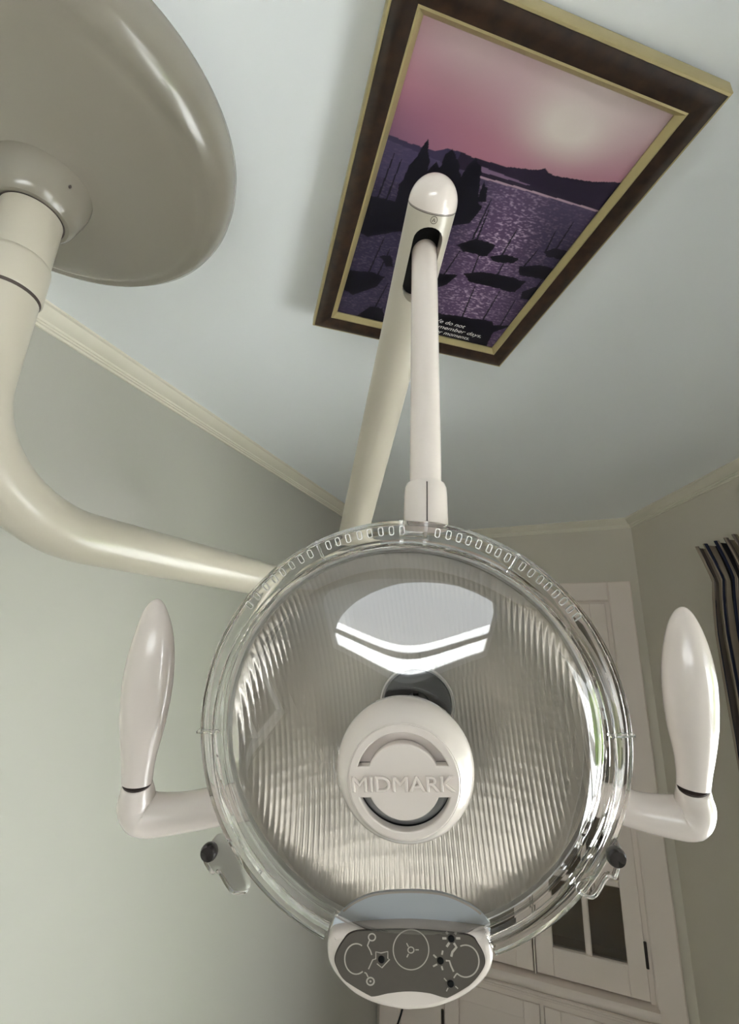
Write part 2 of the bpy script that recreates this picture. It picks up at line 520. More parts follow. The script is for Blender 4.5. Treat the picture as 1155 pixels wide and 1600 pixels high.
build('slot_shade', *plate(frS, [[(x * .985 + .0006, y * .96) for x, y in slot]], .0022, .0040), BLACK, sa)  # black plate put in for the shade inside the slot
prof = [(0.0202 * math.cos(t), 0.0215 * math.sin(t)) for t in np.linspace(0, math.pi / 2, 14)]
frE = lambda x, y, w: E0 + side * x + nd * y - A * w
build('end_cap', *lathe(frE, [(.0196, -.0005), (.0204, -.0005)] + [(r + .0002, w + .0006) for r, w in prof], 64), CREAM, sa, 60)
build('cap_seam', *lathe(frE, [(.0203, -.0012), (.02045, .0002)], 64), GAP, sa, 60)
frBd = lambda x, y, w: E0 + A * .0045 + side * (x) + A * y * 1.0 + nd * (.0200 + w)
build('maker_badge', *merge(ribbon(frBd, circle(0, 0, .0027, n=32), .00045, .0006, True), ribbon(frBd, [(-.001, .0012), (0, -.0012), (.0010, .0012)], .0008, .0006)), GAP, sa)
# pole down to the head
PLX, PLY = .0395, .319
fp = up(PLX, PLY)
pole = build('lamp_pole', *sweep([(.0405, .333, 2.468), (.0403, .330, 2.44), (PLX, PLY, 2.22), (PLX, PLY, 2.20)], [.0112, .0112, .0114, .0114], 48, (1, 0, 0)), CREAM, root, 40)
build('knuckle', *lathe(fp, [(.0114, 2.2245), (.0138, 2.2235), (.0150, 2.220), (.0153, 2.214), (.0156, 2.192), (0, 2.192)], 48), CREAM, pole, 40)
build('knuckle_seam', *sweep([(PLX - .001, PLY - .01575, 2.2205), (PLX - .001, PLY - .01575, 2.192)], [.0004] * 2, 8, (1, 0, 0)), GAP, pole)

# ---- the head, in its own frame: u right, v up, w out of the shield
C = Vector((.0314, .3385, 2.0562)); U = Vector((.9876, -.1434, .0643)); VV = Vector((-.0963, -.2287, .9687)); N = Vector((-.1242, -.9629, -.2397))
fh = lambda u, v, w: C + U * u + VV * v + N * w
def off(du, dv): return lambda u, v, w: fh(u + du, v + dv, w)
fo_ = off(-.0034, .0005)
fc_ = off(-.0014, -.0006)
build('head_housing', *lathe(fo_, [(.1215, -.006), (.1245, -.008), (.1245, -.012), (.121, -.030), (.108, -.052), (.082, -.071), (.045, -.082), (0, -.084)], 96), CREAM, root, 40)
# ribbed reflector: vertical flutes with shallow horizontal steps
RO, DEP = .1205, .060
nu, nv = 640, 260
us = np.linspace(-RO, RO, nu + 1); vs = np.linspace(-RO, RO, nv + 1)
UU, VVg = np.meshgrid(us, vs, indexing='ij')
RRg = np.sqrt(UU ** 2 + VVg ** 2)
scale = np.where(RRg > RO, RO / np.maximum(RRg, 1e-9), 1.0)
UU, VVg = UU * scale, VVg * scale
RRc = np.minimum(RRg, RO)
pit = .00335
row = .0085
Wg = -.006 - DEP * (1 - (RRc / RO) ** 2) ** 0.85
Wg += .00019 * np.abs(np.sin(math.pi * (UU + 0.03 * VVg) / pit)) + .00005 * np.abs(np.sin(math.pi * VVg / row))
inside = RRg <= RO + .0006
idx = np.arange((nu + 1) * (nv + 1)).reshape(nu + 1, nv + 1)
keep = inside[:-1, :-1] & inside[1:, :-1] & inside[1:, 1:] & inside[:-1, 1:] & (RRg[:-1, :-1] > .012)
q = np.stack([idx[:-1, :-1][keep], idx[1:, :-1][keep], idx[1:, 1:][keep], idx[:-1, 1:][keep]], 1)
used = np.unique(q); remap = -np.ones(idx.size, int); remap[used] = np.arange(len(used))
Wp = np.array(fo_(0, 0, 0))[None] + UU.ravel()[used, None] * np.array(U) + VVg.ravel()[used, None] * np.array(VV) + Wg.ravel()[used, None] * np.array(N)
build('reflector', Wp.tolist(), [tuple(f) for f in remap[q].tolist()], MIRROR, root, 180)
build('reflector_edge', *lathe(fo_, [(.1195, -.0055), (.1210, -.0035), (.1222, -.0040), (.1222, -.008)], 128), PEARL, root, 40)
# socket ring and stalk
so = build('bulb_socket', *lathe(off(.0035, .001), [(.0085, -.0635), (.0095, -.0605), (.0255, -.0600), (.0262, -.0610), (.0262, -.0660)], 64), DGREY, root, 40)
build('socket_trim', *lathe(off(.0035, .001), [(.0262, -.0622), (.0280, -.0604), (.0292, -.0620)], 64), PEARL, so, 40)
build('stalk', *lathe(off(.003, .001), [(.0090, -.064), (.0090, -.02), (.0075, -.02), (.0075, .044)], 40), STALK, so, 40)
build('stalk_notch', *box(off(.003, .001), -.002, .002, .0085, .0104, -.0595, -.054), BLACK, so)
# centre cap with curved vents and the maker's name
cap = build('centre_cap', *lathe(fc_, [(.0370, .034), (.0382, .036), (.0385, .041), (.0378, .046), (.0358, .0505), (.0330, .0540), (.0305, .0562), (.0300, .0572), (.0285, .0572)], 96), CREAM, root, 35)
def arcslot(sgn, ri=.0197, ro=.0252, cut_=.0080):
    ai, ao = math.asin(cut_ / ri), math.asin(cut_ / ro)
    L = [(ro * math.cos(ao + (math.pi - 2 * ao) * i / 40), sgn * ro * math.sin(ao + (math.pi - 2 * ao) * i / 40)) for i in range(41)]
    L += [(ri * math.cos(math.pi - ai - (math.pi - 2 * ai) * i / 40), sgn * ri * math.sin(math.pi - ai - (math.pi - 2 * ai) * i / 40)) for i in range(41)]
    return L
face = build('cap_face', *plate(fc_, [circle(0, 0, .0296, n=96), arcslot(1), arcslot(-1)], .0522, .0580, .0007), CREAM, cap, 40)
build('vent_back', *lathe(fc_, [(0, .0490), (.0290, .0490), (.0290, .0535)], 64), DGREY, cap, 40)
for s in (1, -1):
    build('vent_floor', *plate(fc_, [arcslot(s, .0185, .0252, .0075)], .0495, .0510), CREAM if s > 0 else STALK, cap, 40)
build('lettering', *text(fc_, 'MIDMARK', -.0275, .0272, -.0042, .0074, .0572, .0026, offset=-.012, bevel=.034), CREAM, cap, 30)

# clear shield: shallow cone with a rolled edge, over it the moulded rim
prof = [(r, .0215 - math.tan(math.radians(8)) * (r - .03)) for r in np.linspace(.006, .104, 22)]
r_, w_ = prof[-1]
for k in range(1, 13):
    s = math.radians(8 + 40 * (k / 12) ** 1.4); dr = .0190 / 12
    r_, w_ = r_ + dr, w_ - math.tan(s) * dr
    prof.append((r_, w_))
seg = 240
V, F = [], []
for i in range(seg):
    a = 2 * math.pi * i / seg
    lim = 9.0
    if math.sin(a) < 0: lim = .1150 / -math.sin(a)
    for r, w in prof:
        rr = min(r, lim)
        ww = w if r <= lim else float(np.interp(rr, [p[0] for p in prof], [p[1] for p in prof]))
        V.append(fo_(rr * math.cos(a), rr * math.sin(a), ww))
P = len(prof)
for i in range(seg):
    j = (i + 1) % seg
    for k in range(P - 1): F.append((i * P + k, j * P + k, j * P + k + 1, i * P + k + 1))
shield = build('clear_shield', V, F, CLEARTHIN, root, 60)
A0, A1 = math.radians(-70.0), math.radians(244.0)
RIM = [(.1228, .0030), (.1242, .0062), (.1262, .0072), (.1290, .0062), (.1318, .0036), (.1350, .0026), (.1384, .0018), (.1402, -.0006), (.1408, -.0060), (.1404, -.0125), (.1384, -.0128), (.1382, -.0050), (.1368, -.0018), (.1326, -.0004), (.1298, .0012), (.1274, .0036), (.1256, .0036), (.1246, .0012)]
build('rim', *lathe(fo_, RIM, 260, A0, A1, True), CLEAR, shield, 32)
def radial(a, dr=0.0, r0=.131):
    ca, sa_ = math.cos(a), math.sin(a)
    return lambda x, y, w: fo_(ca * (r0 + x) - sa_ * y, sa_ * (r0 + x) + ca * y, w)
for du, dv in ((-.1431, .0072), (.1357, .0003), (-.0518, .1232), (.0775, .1130)):
    a = math.atan2(dv, du + .0034)
    build('rim_rib', *bevel_box(radial(a), -.0055, .0085, -.006, .0, 0, 1, 0) if False else box(radial(a), -.0055, .0085, -.0007, .0007, .0015, .0062), CLEAR, shield)
SL = [(-.0997, .0872), (-.0940, .0922), (-.0879, .0983), (-.0824, .1037), (-.0764, .1079), (-.0703, .1124), (-.0639, .1163), (-.0578, .1200), (-.0452, .1249), (-.0389, .1276), (-.0321, .1297), (-.0244, .1316), (-.0176, .1330), (-.0102, .1343), (-.0030, .1347), (.0041, .1351),
      (.0277, .1329), (.0349, .1313), (.0417, .1295), (.0480, .1275), (.0545, .1251), (.0614, .1223), (.0668, .1191), (.0729, .1158), (.0817, .1093), (.0873, .1050), (.0924, .1002), (.0968, .0954), (.1011, .0901), (.1051, .0850), (.1090, .0799), (.1126, .0746)]
def rrect(hx, hy, r, n=5):
    out = []
    for cx_, cy_, a0 in ((hx - r, hy - r, 0), (-hx + r, hy - r, 90), (-hx + r, -hy + r, 180), (hx - r, -hy + r, 270)):
        out += [(cx_ + r * math.cos(math.radians(a0 + 90 * i / n)), cy_ + r * math.sin(math.radians(a0 + 90 * i / n))) for i in range(n + 1)]
    return out
SLOTM = mat('slot_edge', (0.62, 0.60, 0.57), 0.15, coat=0.6)
for i, (x, y) in enumerate(SL):
    a = math.atan2(y, x + .0034)
    build('vent_slot', *plate(radial(a, r0=.1336), [rrect(.0030, .0017, .0014), rrect(.0025, .0012, .0010)], .0030, .0052), SLOTM, shield)
for s in (-1, 1):
    a = math.radians(83.6 + s * 3.4)
    build('rim_tab', *box(radial(a), -.0060, .0095, -.0011, .0011, .0020, .0072), CLEAR, shield)
build('rim_bridge', *box(radial(math.radians(83.6)), -.0015, .0020, -.0060, .0060, .0050, .0072), CLEAR, shield)

# control pod at the foot of the shield
CR = [(-.0506, -.1085), (-.0416, -.1026), (-.0279, -.0977), (-.0062, -.0958), (.0139, -.0970), (.0287, -.1025), (.0369, -.1079)]
HS = [(-.0597, -.1205), (-.0616, -.1329), (-.0579, -.1428), (-.0477, -.1534), (-.0338, -.1599), (-.0164, -.1629), (-.0083, -.1627), (.0069, -.1601), (.0245, -.1523), (.0366, -.1422), (.0419, -.1324), (.0421, -.1227), (.0398, -.1163), (.033, -.1145), (-.0073, -.1124), (-.050, -.1160)]
pod = build('control_pod', *plate(fh, [smooth_loop(HS)], -.020, .0045, .0045), CREAM, root, 50)
arc = [tuple(p) for p in catmull(CR, 8)]
build('pod_visor', *plate(fh, [arc + [(.0420, -.1135), (.0420, -.1190), (-.0595, -.1215), (-.0570, -.1140)]], -.0040, -.0020), SKYTINT, pod, 40)
build('visor_lip', *ribbon(fh, arc, .0013, -.0012), CREAM, pod)
IN = [(-.0428, -.1162), (-.0503, -.1220), (-.0556, -.1311), (-.0548, -.1377), (-.0493, -.1457), (-.0343, -.1535), (-.0236, -.1512), (-.0108, -.1495), (.0019, -.1500), (.0125, -.1522), (.0261, -.1447), (.0347, -.1353), (.0365, -.1288), (.0335, -.1214), (.0283, -.1162), (.0101, -.1144), (-.0072, -.1140), (-.0248, -.1146)]
def dense(L):
    k = 6; out = []
    n = len(L); sharp = {5, 9}
    sm = smooth_loop(L, k)
    for i in range(n):
        for j in range(k):
            t = j / k
            if i in (5, 8, 9, 4):
                p, q_ = np.array(L[i]), np.array(L[(i + 1) % n]); b = (1 - t) * p + t * q_
                s_ = np.array(sm[i * k + j]); out.append(tuple(0.6 * b + 0.4 * s_))
            else: out.append(sm[i * k + j])
    return out
build('panel_groove', *plate(fh, [[(x * 1.012, y + (y + .133) * .012) for x, y in dense(IN)]], .0042, .00475), GAP, pod)
insert = build('panel_face', *plate(fh, [dense(IN)], .0042, .0052), PANEL, pod)
SU, SV = Vector((.0116, .0004)), Vector((-.0007, -.0109))
def sy(x, y):
    a, b = (x - 551) / 100, (y - 565) / 100
    return (-.0078 + a * SU.x + b * SV.x, -.1251 + a * SU.y + b * SV.y)
def sym(name, lines, width=7, w=.0054, closed=False):
    parts = [ribbon(fh, [sy(*p) for p in L], width * .000115, w, closed) for L in lines]
    build(name, *merge(*parts), INK, pod)
def dot(x, y, r):
    build('button', *lathe(lambda a, b, w: fh(sy(x, y)[0] + a, sy(x, y)[1] + b, w), [(0, .0060), (r * .000095, .0060), (r * .000115, .0056), (r * .000115, .0051)], 24), BLACK, pod, 30)
def arcpx(cx_, cy_, rx, ry, a0, a1, n=28): return circle(cx_, cy_, rx, ry, n, a0, a1, True)
sym('symbol', [arcpx(255, 615, 63, 82, 300, 55)])
sym('symbol', [[(300, 688), (310, 692), (320, 712)]]); sym('symbol', [circle(333, 735, 20, n=24)], 8, closed=True); sym('symbol', [circle(333, 735, 3, n=10)], 6, closed=True)
sym('symbol', [circle(341, 498, 19, n=24)], 7, closed=True); sym('symbol', [[(327, 516), (317, 543), (333, 572), (340, 594)]])
sym('symbol', [[(322, 670), (345, 620), (362, 614), (362, 577), (390, 583), (427, 575), (427, 612), (437, 617), (395, 662), (368, 640)]], 6)
sym('symbol', [circle(551, 565, 95, 107, n=64)], 6, closed=True); sym('symbol', [circle(551, 567, 16, n=24)], 6, closed=True)
sym('symbol', [[(528, 530), (538, 550)], [(575, 566), (593, 566)], [(538, 588), (529, 606)]], 6)
sym('symbol', [[(718, 505), (740, 505)], [(790, 505), (812, 505)], [(755, 528), (740, 550)], [(738, 470), (748, 482)], [(792, 470), (784, 482)]], 12)
sym('symbol', [[(778, 530), (792, 552), (770, 578), (764, 602)]], 12)
sym('symbol', [[(670, 592), (687, 608)], [(720, 570), (715, 592)], [(668, 654), (690, 642)], [(713, 652), (719, 673)]], 9)
sym('symbol', [[(735, 623), (754, 624), (762, 650), (776, 681)]], 9)
sym('symbol', [arcpx(838, 625, 70, 84, -112, 130)]); sym('symbol', [[(794, 690), (786, 698), (776, 714)]])
sym('symbol', [[(725, 715), (739, 731)], [(746, 766), (737, 784)], [(784, 757), (798, 770)]], 6)
dot(393, 618, 19); dot(765, 507, 18); dot(707, 624, 18); dot(760, 744, 18)

# clear clips with black thumb knobs
CLL = [(-.1374, -.0653), (-.1322, -.0635), (-.1213, -.0686), (-.1188, -.0754), (-.1140, -.0912), (-.1143, -.0978), (-.1228, -.0988), (-.1273, -.0959), (-.1340, -.0858), (-.1373, -.0867), (-.1410, -.0834), (-.1440, -.0757)]
CLR = [(.1212, -.0620), (.1161, -.0675), (.1066, -.0813), (.0961, -.0851), (.0946, -.0915), (.1015, -.0964), (.1071, -.0949), (.1144, -.0848), (.1190, -.0847), (.1220, -.0774), (.1247, -.0720)]
for L, (ku, kv) in ((CLL, (-.1328 - .004, -.0651 - .004)), (CLR, (.1153 + .003, -.0646 - .004))):
    cl = build('shield_clip', *plate(fh, [smooth_loop(L, 5)], -.006, .0015, .0015), CLEAR, root, 40)
    build('thumb_knob', *lathe(off(ku, kv), [(.0040, .001), (.0052, .003), (.0056, .005), (.0055, .0070), (.0046, .0088), (0, .0094)], 32), KNOB, cl, 40)

# handles: bracket with a rounded elbow, seam and paddle grip
def handle(pathG, widths, pathB, radB):
    g = [fh(u, v, -.030) for u, v in catmull(pathG, 6)]
    n = len(g)
    g0 = g; m_ = 60
    cum = [0.0]
    for a_, b_ in zip(g0, g0[1:]): cum.append(cum[-1] + (b_ - a_).length)
    ts = [1 - (1 - k / m_) ** 1.8 for k in range(m_ + 1)]
    g, ws = [], []
    for t in ts:
        x = float(np.interp(t * cum[-1], cum, range(n))); i0 = min(int(x), n - 2)
        g.append(g0[i0].lerp(g0[i0 + 1], x - i0))
        k = float(np.interp(t, [0, .08, .16, .25, .33, .45, .55], [.60, .64, .72, .83, .92, .985, 1.0])) if t < .55 else max(1 - ((t - .55) / .45) ** 1.6, 0) ** .5
        ws.append(max(widths * k, .00005))
    b = [fh(u, v, -.030 - .010 * k / 30) for k, (u, v) in enumerate(catmull(pathB, 6))]
    rb = np.interp(np.linspace(0, 1, len(b)), np.linspace(0, 1, len(radB)), radB)
    hd = build('handle_bracket', *sweep(b, [(float(r) * float(np.interp(k, [0, 6], [.8, 1.0])), float(r)) for k, r in enumerate(rb)], 36, N), CREAM, root, 50)
    build('grip', *sweep(g, [(w * .8, w) for w in ws], 40, N), CREAM, hd, 60)
    p = b[0]; d = (b[0] - b[2]).normalized()
    build('grip_seam', *sweep([p - d * .0010, p + d * .0010], [(float(rb[0]) * .77, float(rb[0]) * .96)] * 2, 36, N), GAP, hd, 40)
handle([(-.2102, -.0416), (-.2081, -.0217), (-.2044, .0018), (-.1988, .0350), (-.1938, .0637), (-.1917, .0831), (-.1893, .0947)], .0188,
       [(-.2100, -.0420), (-.2112, -.0500), (-.2128, -.0590), (-.2095, -.0665), (-.2001, -.0690), (-.1773, -.0679), (-.1447, -.0633), (-.110, -.058)], [.0112, .0124, .0144, .0158, .0152, .0138, .0136, .0140])
handle([(.1822, -.0458), (.1848, -.0258), (.1858, -.0052), (.1865, .0197), (.1869, .0449), (.1871, .0597), (.1879, .0712)], .0166,
       [(.1821, -.0462), (.1826, -.0530), (.1830, -.0610), (.1795, -.0680), (.1704, -.0690), (.1507, -.0664), (.1251, -.0591), (.098, -.054)], [.0098, .0108, .0126, .0140, .0132, .0118, .0116, .012])

# ------------------------------------------------------------------ framed poster on the ceiling
FC = Vector((.1247, .5131, 2.6651)); FW, FL = .3635, .4695
wdv = Vector((.967, .2541, -.0184)); ldv = Vector((-.2547, .9662, -.0409)); nnv = Vector((.0074, .0442, .999))
pic = thing('framed_poster', FC + nnv * .02, 'framed poster of a pink harbour sunset with dark boats on the ceiling', 'picture')
ffr = lambda x, y, h: FC + wdv * x + ldv * y + nnv * h
def ringquad(k, o_):
    hx, hy = FW / 2 - o_, FL / 2 - o_
    c = [(-hx, -hy), (hx, -hy), (hx, hy), (-hx, hy)]
    return c[k], c[(k + 1) % 4]
def rail(k, prof):
    V, F = [], []
    for o_, h in prof:
        a, b = ringquad(k, o_); V += [ffr(*a, h), ffr(*b, h)]
    n = len(prof)
    for i in range(n):
        j = (i + 1) % n; F.append((2 * i, 2 * i + 1, 2 * j + 1, 2 * j))
    F.append(tuple(range(0, 2 * n, 2))); F.append(tuple(range(1, 2 * n, 2)))
    return V, F
for k in range(4):
    r = build('frame_rail', *rail(k, [(.0035, .0005), (.008, -.0015), (.016, -.001), (.0275, .002), (.0275, .020), (.0035, .020)]), WALNUT, pic, 30)
    build('gilt_edge', *rail(k, [(0, .003), (.001, .0012), (.003, .0006), (.0037, .0012), (.0037, .020), (0, .020)]), GOLD, r, 30)
    build('gilt_lip', *rail(k, [(.0272, .0022), (.0295, .0012), (.032, .003), (.036, .0085), (.036, .012), (.0272, .012)]), GOLD, r, 30)
IW, IL = FW - .072, FL - .072
fpr = lambda x, y, w: FC + wdv * ((x - .5) * IW) - ldv * ((y - .5) * IL) + nnv * (.0105 - w)
nx, ny = 340, 460
X, Y = np.meshgrid(np.linspace(-.01, 1.01, nx), np.linspace(-.01, 1.01, ny), indexing='ij')
def vnoise(fx, fy, seed):
    r = np.random.default_rng(seed); g = r.random((int(fx * 1.03) + 3, int(fy * 1.03) + 3))
    x, y = (X + .01) * fx, (Y + .01) * fy
    xi, yi = x.astype(int), y.astype(int); fx_, fy_ = x - xi, y - yi
    fx_ = fx_ * fx_ * (3 - 2 * fx_); fy_ = fy_ * fy_ * (3 - 2 * fy_)
    return (g[xi, yi] * (1 - fx_) + g[xi + 1, yi] * fx_) * (1 - fy_) + (g[xi, yi + 1] * (1 - fx_) + g[xi + 1, yi + 1] * fx_) * fy_
def lerp(a, b, t): return a + (np.array(b) - a) * np.clip(t, 0, 1)[..., None]
# sky: mauve low down, paler and warmer round the sun
sky = np.zeros((nx, ny, 3)) + np.array((.40, .165, .235))
sky = lerp(sky, (.46, .26, .31), (Y - .80) / .25)
d1 = np.exp(-(((X - .66) / .17) ** 2 + ((Y - .90) / .085) ** 2))
d2 = np.exp(-(((X - .75) / .42) ** 2 + ((Y - 1.02) / .15) ** 2))
d3 = np.exp(-(((X - .20) / .22) ** 2 + ((Y - .985) / .075) ** 2))
sky = lerp(sky, (.74, .66, .60), np.clip(d1 * 1.25, 0, 1)); sky = lerp(sky, (.66, .55, .54), d2 * .9); sky = lerp(sky, (.54, .42, .42), d3 * .7)
sky = lerp(sky, (.16, .09, .17), np.clip((.34 - X) * 2.2, 0, 1) * np.clip((.86 - Y) / .14, 0, 1))
sky *= (0.96 + .08 * vnoise(6, 9, 3))[..., None]
# water: violet grey with glitter below the sun
rip = vnoise(55, 260, 11) * .45 + vnoise(110, 330, 12) * .55
colx = .60 + (.70 - Y) * .22
gl = np.exp(-((X - colx) / (.13 + .30 * (.70 - Y))) ** 2)
gl2 = np.exp(-(((X - .66) / .13) ** 2 + ((Y - .52) / .10) ** 2)) + .8 * np.exp(-(((X - .70) / .13) ** 2 + ((Y - .22) / .10) ** 2))
base = np.zeros((nx, ny, 3)) + np.array((.035, .027, .060))
base = lerp(base, (.13, .075, .16), gl * .8)
base = lerp(base, (.085, .060, .125), np.clip((Y - .55) / .15, 0, 1) * .6)
spark = np.clip((rip - .50) * 3.2, 0, 1) ** 1.3
water = base + (spark * (.05 + .16 * gl + .38 * np.clip(gl2, 0, 1)))[..., None] * np.array((.95, .74, .88))
ridge = np.interp(X, [-.02, .09, .2, .245, .3, .379, .505, .60, .64, .663, .69, .715, .82, .886, 1.025], [.727, .721, .722, .739, .742, .739, .743, .757, .764, .773, .764, .762, .774, .780, .809]) + .004 * (vnoise(60, 2, 5) - .5)
shore = np.interp(X, [-.015, .27, .425, .659, 1.037], [.712, .697, .695, .701, .708])
img = np.where((Y > ridge)[..., None], sky, water)
hill = (Y <= ridge) & (Y > shore)
img[hill] = (.022, .014, .034)
hz = hill & (Y > shore + .012) & (X > .36) & (X < .64) & (Y < .722 - (X - .41) * .03)
img[hz] = (.19, .12, .20)
img[(Y <= shore) & (Y > shore - .006) & (X > .42)] = (.42, .29, .34)
lf = (X < .30) & (Y < ridge) & (Y > .60)
img[lf] = img[lf] * .5 + np.array((.035, .028, .065)) * .9
DARK = np.array((.006, .005, .012))
def poly_in(P):
    ins = np.zeros_like(X, bool); n = len(P)
    jit = .006 * (vnoise(70, 70, len(P) * 7 + 1) - .5)
    xx, yy = X + jit, Y + jit
    for i in range(n):
        (x1, y1), (x2, y2) = P[i], P[(i + 1) % n]
        if y1 == y2: continue
        c = ((y1 > yy) != (y2 > yy)) & (xx < (x2 - x1) * (yy - y1) / (y2 - y1) + x1)
        ins ^= c
    return ins
def mast(p, q, w=.0032):
    (x1, y1), (x2, y2) = p, q; dx, dy = x2 - x1, y2 - y1
    t = np.clip(((X - x1) * dx + (Y - y1) * dy) / (dx * dx + dy * dy), 0, 1)
    return np.hypot((X - x1 - t * dx) * IW / IL, Y - y1 - t * dy) < w * (1.1 - .6 * t)
shapes = [
 [(.114, .612), (.116, .655), (.139, .696), (.153, .745), (.19, .697), (.201, .663), (.22, .696), (.245, .679), (.247, .725), (.265, .743), (.303, .717), (.346, .675), (.351, .713), (.37, .74), (.41, .716), (.437, .673), (.461, .622), (.494, .605), (.488, .573), (.477, .539), (.422, .52), (.158, .432), (.043, .386), (-.02, .40), (-.02, .534), (.111, .537), (.105, .599)],
 [(.461, .616), (.445, .683), (.474, .665), (.5, .625)],
 [(.468, .448), (.544, .493), (.653, .49), (.639, .436), (.516, .43)], [(.655, .439), (.718, .465), (.804, .463), (.786, .439), (.685, .424)],
 [(.578, .343), (.659, .37), (.776, .381), (.914, .38), (.895, .319), (.631, .314)], [(.825, .433), (.919, .462), (1.055, .462), (1.054, .413), (.857, .4)],
 [(.893, .517), (.931, .54), (1.053, .55), (1.057, .51), (.929, .503)], [(.93, .329), (.98, .369), (1.061, .362), (1.078, .312), (.95, .297)],
 [(.003, .226), (.106, .241), (.19, .236), (.167, .179), (.059, .109), (-.02, .132)], [(.10, -.02), (.174, .07), (.242, .076), (.309, -.022)], [(.128, .321), (.183, .338), (.213, .29), (.18, .283)],
 [(.433, .309), (.553, .329), (.522, .271), (.472, .242)], [(.30, -.03), (.50, .120), (.562, .122), (.89, .150), (.913, .133), (1.015, .152), (.94, .09), (.965, -.03)]]
for s in shapes: img[poly_in(s)] = DARK
for p, q_ in (((.528, .49), (.516, .637)), ((.55, .49), (.53, .601)), ((.71, .45), (.703, .567)), ((.901, .52), (.88, .598)), ((.943, .53), (.928, .648)), ((.751, .36), (.739, .451)), ((.709, .121), (.673, .302)), ((.833, .135), (.816, .305)), ((.955, .12), (.928, .286)),
              ((.03, .50), (.045, .68)), ((.07, .50), (.08, .67)), ((.10, .22), (.12, .40)), ((.15, .22), (.165, .36)), ((.20, .06), (.22, .21)), ((.48, .29), (.50, .43)), ((.62, .35), (.60, .44)), ((.85, .44), (.86, .52)), ((.99, .36), (.985, .44))):
    img[mast(p, q_)] = DARK
Vp = (np.array(FC)[None, None] + np.array(wdv) * ((X - .5) * IW)[..., None] - np.array(ldv) * ((Y - .5) * IL)[..., None] + np.array(nnv) * .0105).reshape(-1, 3)
idx = np.arange(nx * ny).reshape(nx, ny)
Fq = np.stack([idx[:-1, :-1], idx[1:, :-1], idx[1:, 1:], idx[:-1, 1:]], -1).reshape(-1, 4)
pr = build('print', Vp.tolist(), [tuple(f) for f in Fq.tolist()], PRINT, pic)
at = pr.data.color_attributes.new('ink', 'FLOAT_COLOR', 'POINT')
at.data.foreach_set('color', np.concatenate([np.clip(img, 0, 1).reshape(-1, 3), np.ones((nx * ny, 1))], 1).astype(np.float32).ravel())
build('backing', *box(lambda x, y, z: ffr(x, y, z), -FW / 2 + .02, FW / 2 - .02, -FL / 2 + .02, FL / 2 - .02, .014, .018), GAP, pic)
for s, x0, x1, y in (('We do not', .555, .760, .074), ('remember days,', .560, .890, .043), ('we remember moments.', .40, .830, .012)):
    build('lettering', *text(fpr, s, x0, x1, y, .021, .0004, .00005, shear=.28), LETTER, pr)

# ------------------------------------------------------------------ built-in cabinet in the back wall
cabt = thing('built_in_cabinet', frB(.5, 0, 0), 'cream painted built-in cabinet with glazed doors above a moulded ledge and panelled doors below', 'cabinet')
cb = frB
x0, x1 = CB0, CB1
build('carcass', *merge(box(cb, x0, x1, -.40, -.39, .02, CBT), box(cb, x0, x0 + .012, -.39, -.03, .02, CBT), box(cb, x1 - .012, x1, -.39, -.03, .02, CBT),
                        box(cb, x0 + .012, x1 - .012, -.39, -.03, CBT - .012, CBT - .001), box(cb, x0 + .012, x1 - .012, -.39, -.03, 1.05, 1.07)), CABIN, cabt)
for z in (1.44, 1.68, 1.92):
    build('shelf', *box(cb, x0 + .013, x1 - .013, -.385, -.10, z - .009, z + .009), CABIN, cabt)
# casing round the opening
build('casing', *merge(bevel_box(cb, .030, .112, .0005, .016, 0, 2.447, .004)), CAB, cabt)
build('casing', *merge(bevel_box(cb, .968, 1.048, .0005, .016, 0, 2.447, .004)), CAB, cabt)
build('casing', *bevel_box(cb, .112, .968, .0005, .016, 2.372, 2.447, .004), CAB, cabt)
build('jamb', *box(cb, .1125, .1275, -.03, .001, 1.106, 2.3715), CAB, cabt)
build('jamb', *box(cb, .1275, .9675, -.03, .001, 2.3645, 2.3715), CAB, cabt)
build('centre_stile', *bevel_box(cb, .4735, .4785, -.03, .004, 1.105, 2.366, .001), CAB, cabt)
def glazed(xa, xb, hinge):
    za, zt = 1.112, 2.364
    st = .056
    d = build('glazed_door', *merge(bevel_box(cb, xa, xa + st, -.022, .006, za, zt, .002), bevel_box(cb, xb - st, xb, -.022, .006, za, zt, .002),
              bevel_box(cb, xa + st, xb - st, -.022, .006, za, za + .082, .002), bevel_box(cb, xa + st, xb - st, -.022, .006, zt - .065, zt, .002)), CAB, cabt)
    pa, pb, pz0, pz1 = xa + st, xb - st, za + .082, zt - .065
    mid = (pa + pb) / 2
    build('muntin', *bevel_box(cb, mid - .010, mid + .010, -.016, .003, pz0, pz1, .004), CAB, d)
    rows = 5
    hh = (pz1 - pz0) / rows
    for i in range(1, rows):
        z = pz0 + hh * i
        for a, b in ((pa, mid - .010), (mid + .010, pb)):
            build('muntin', *bevel_box(cb, a, b, -.016, .003, z - .010, z + .010, .004), CAB, d)
    for i in range(rows):
        for a, b in ((pa, mid - .010), (mid + .010, pb)):
            build('pane', *box(cb, a, b, -.012, -.010, pz0 + hh * i, pz0 + hh * (i + 1)), CABGLASS, d)
    hx = xa if hinge < 0 else xb
    for z in (1.235, 1.645):
        build('hinge', *sweep([cb(hx + .002 * hinge, .007, z - .035), cb(hx + .002 * hinge, .007, z + .035)], [.0045] * 2, 12, (1, 0, 0)), GAP, d)
glazed(.128, .470, -1)
glazed(.482, .824, 1)
build('stile', *bevel_box(cb, .828, .966, -.03, .004, 1.105, 2.37, .002), CAB, cabt)
led = [(.0, 1.062), (.010, 1.066), (.026, 1.070), (.036, 1.076), (.041, 1.086), (.040, 1.096), (.034, 1.103), (.0, 1.106), (-.03, 1.106), (-.03, 1.062)]
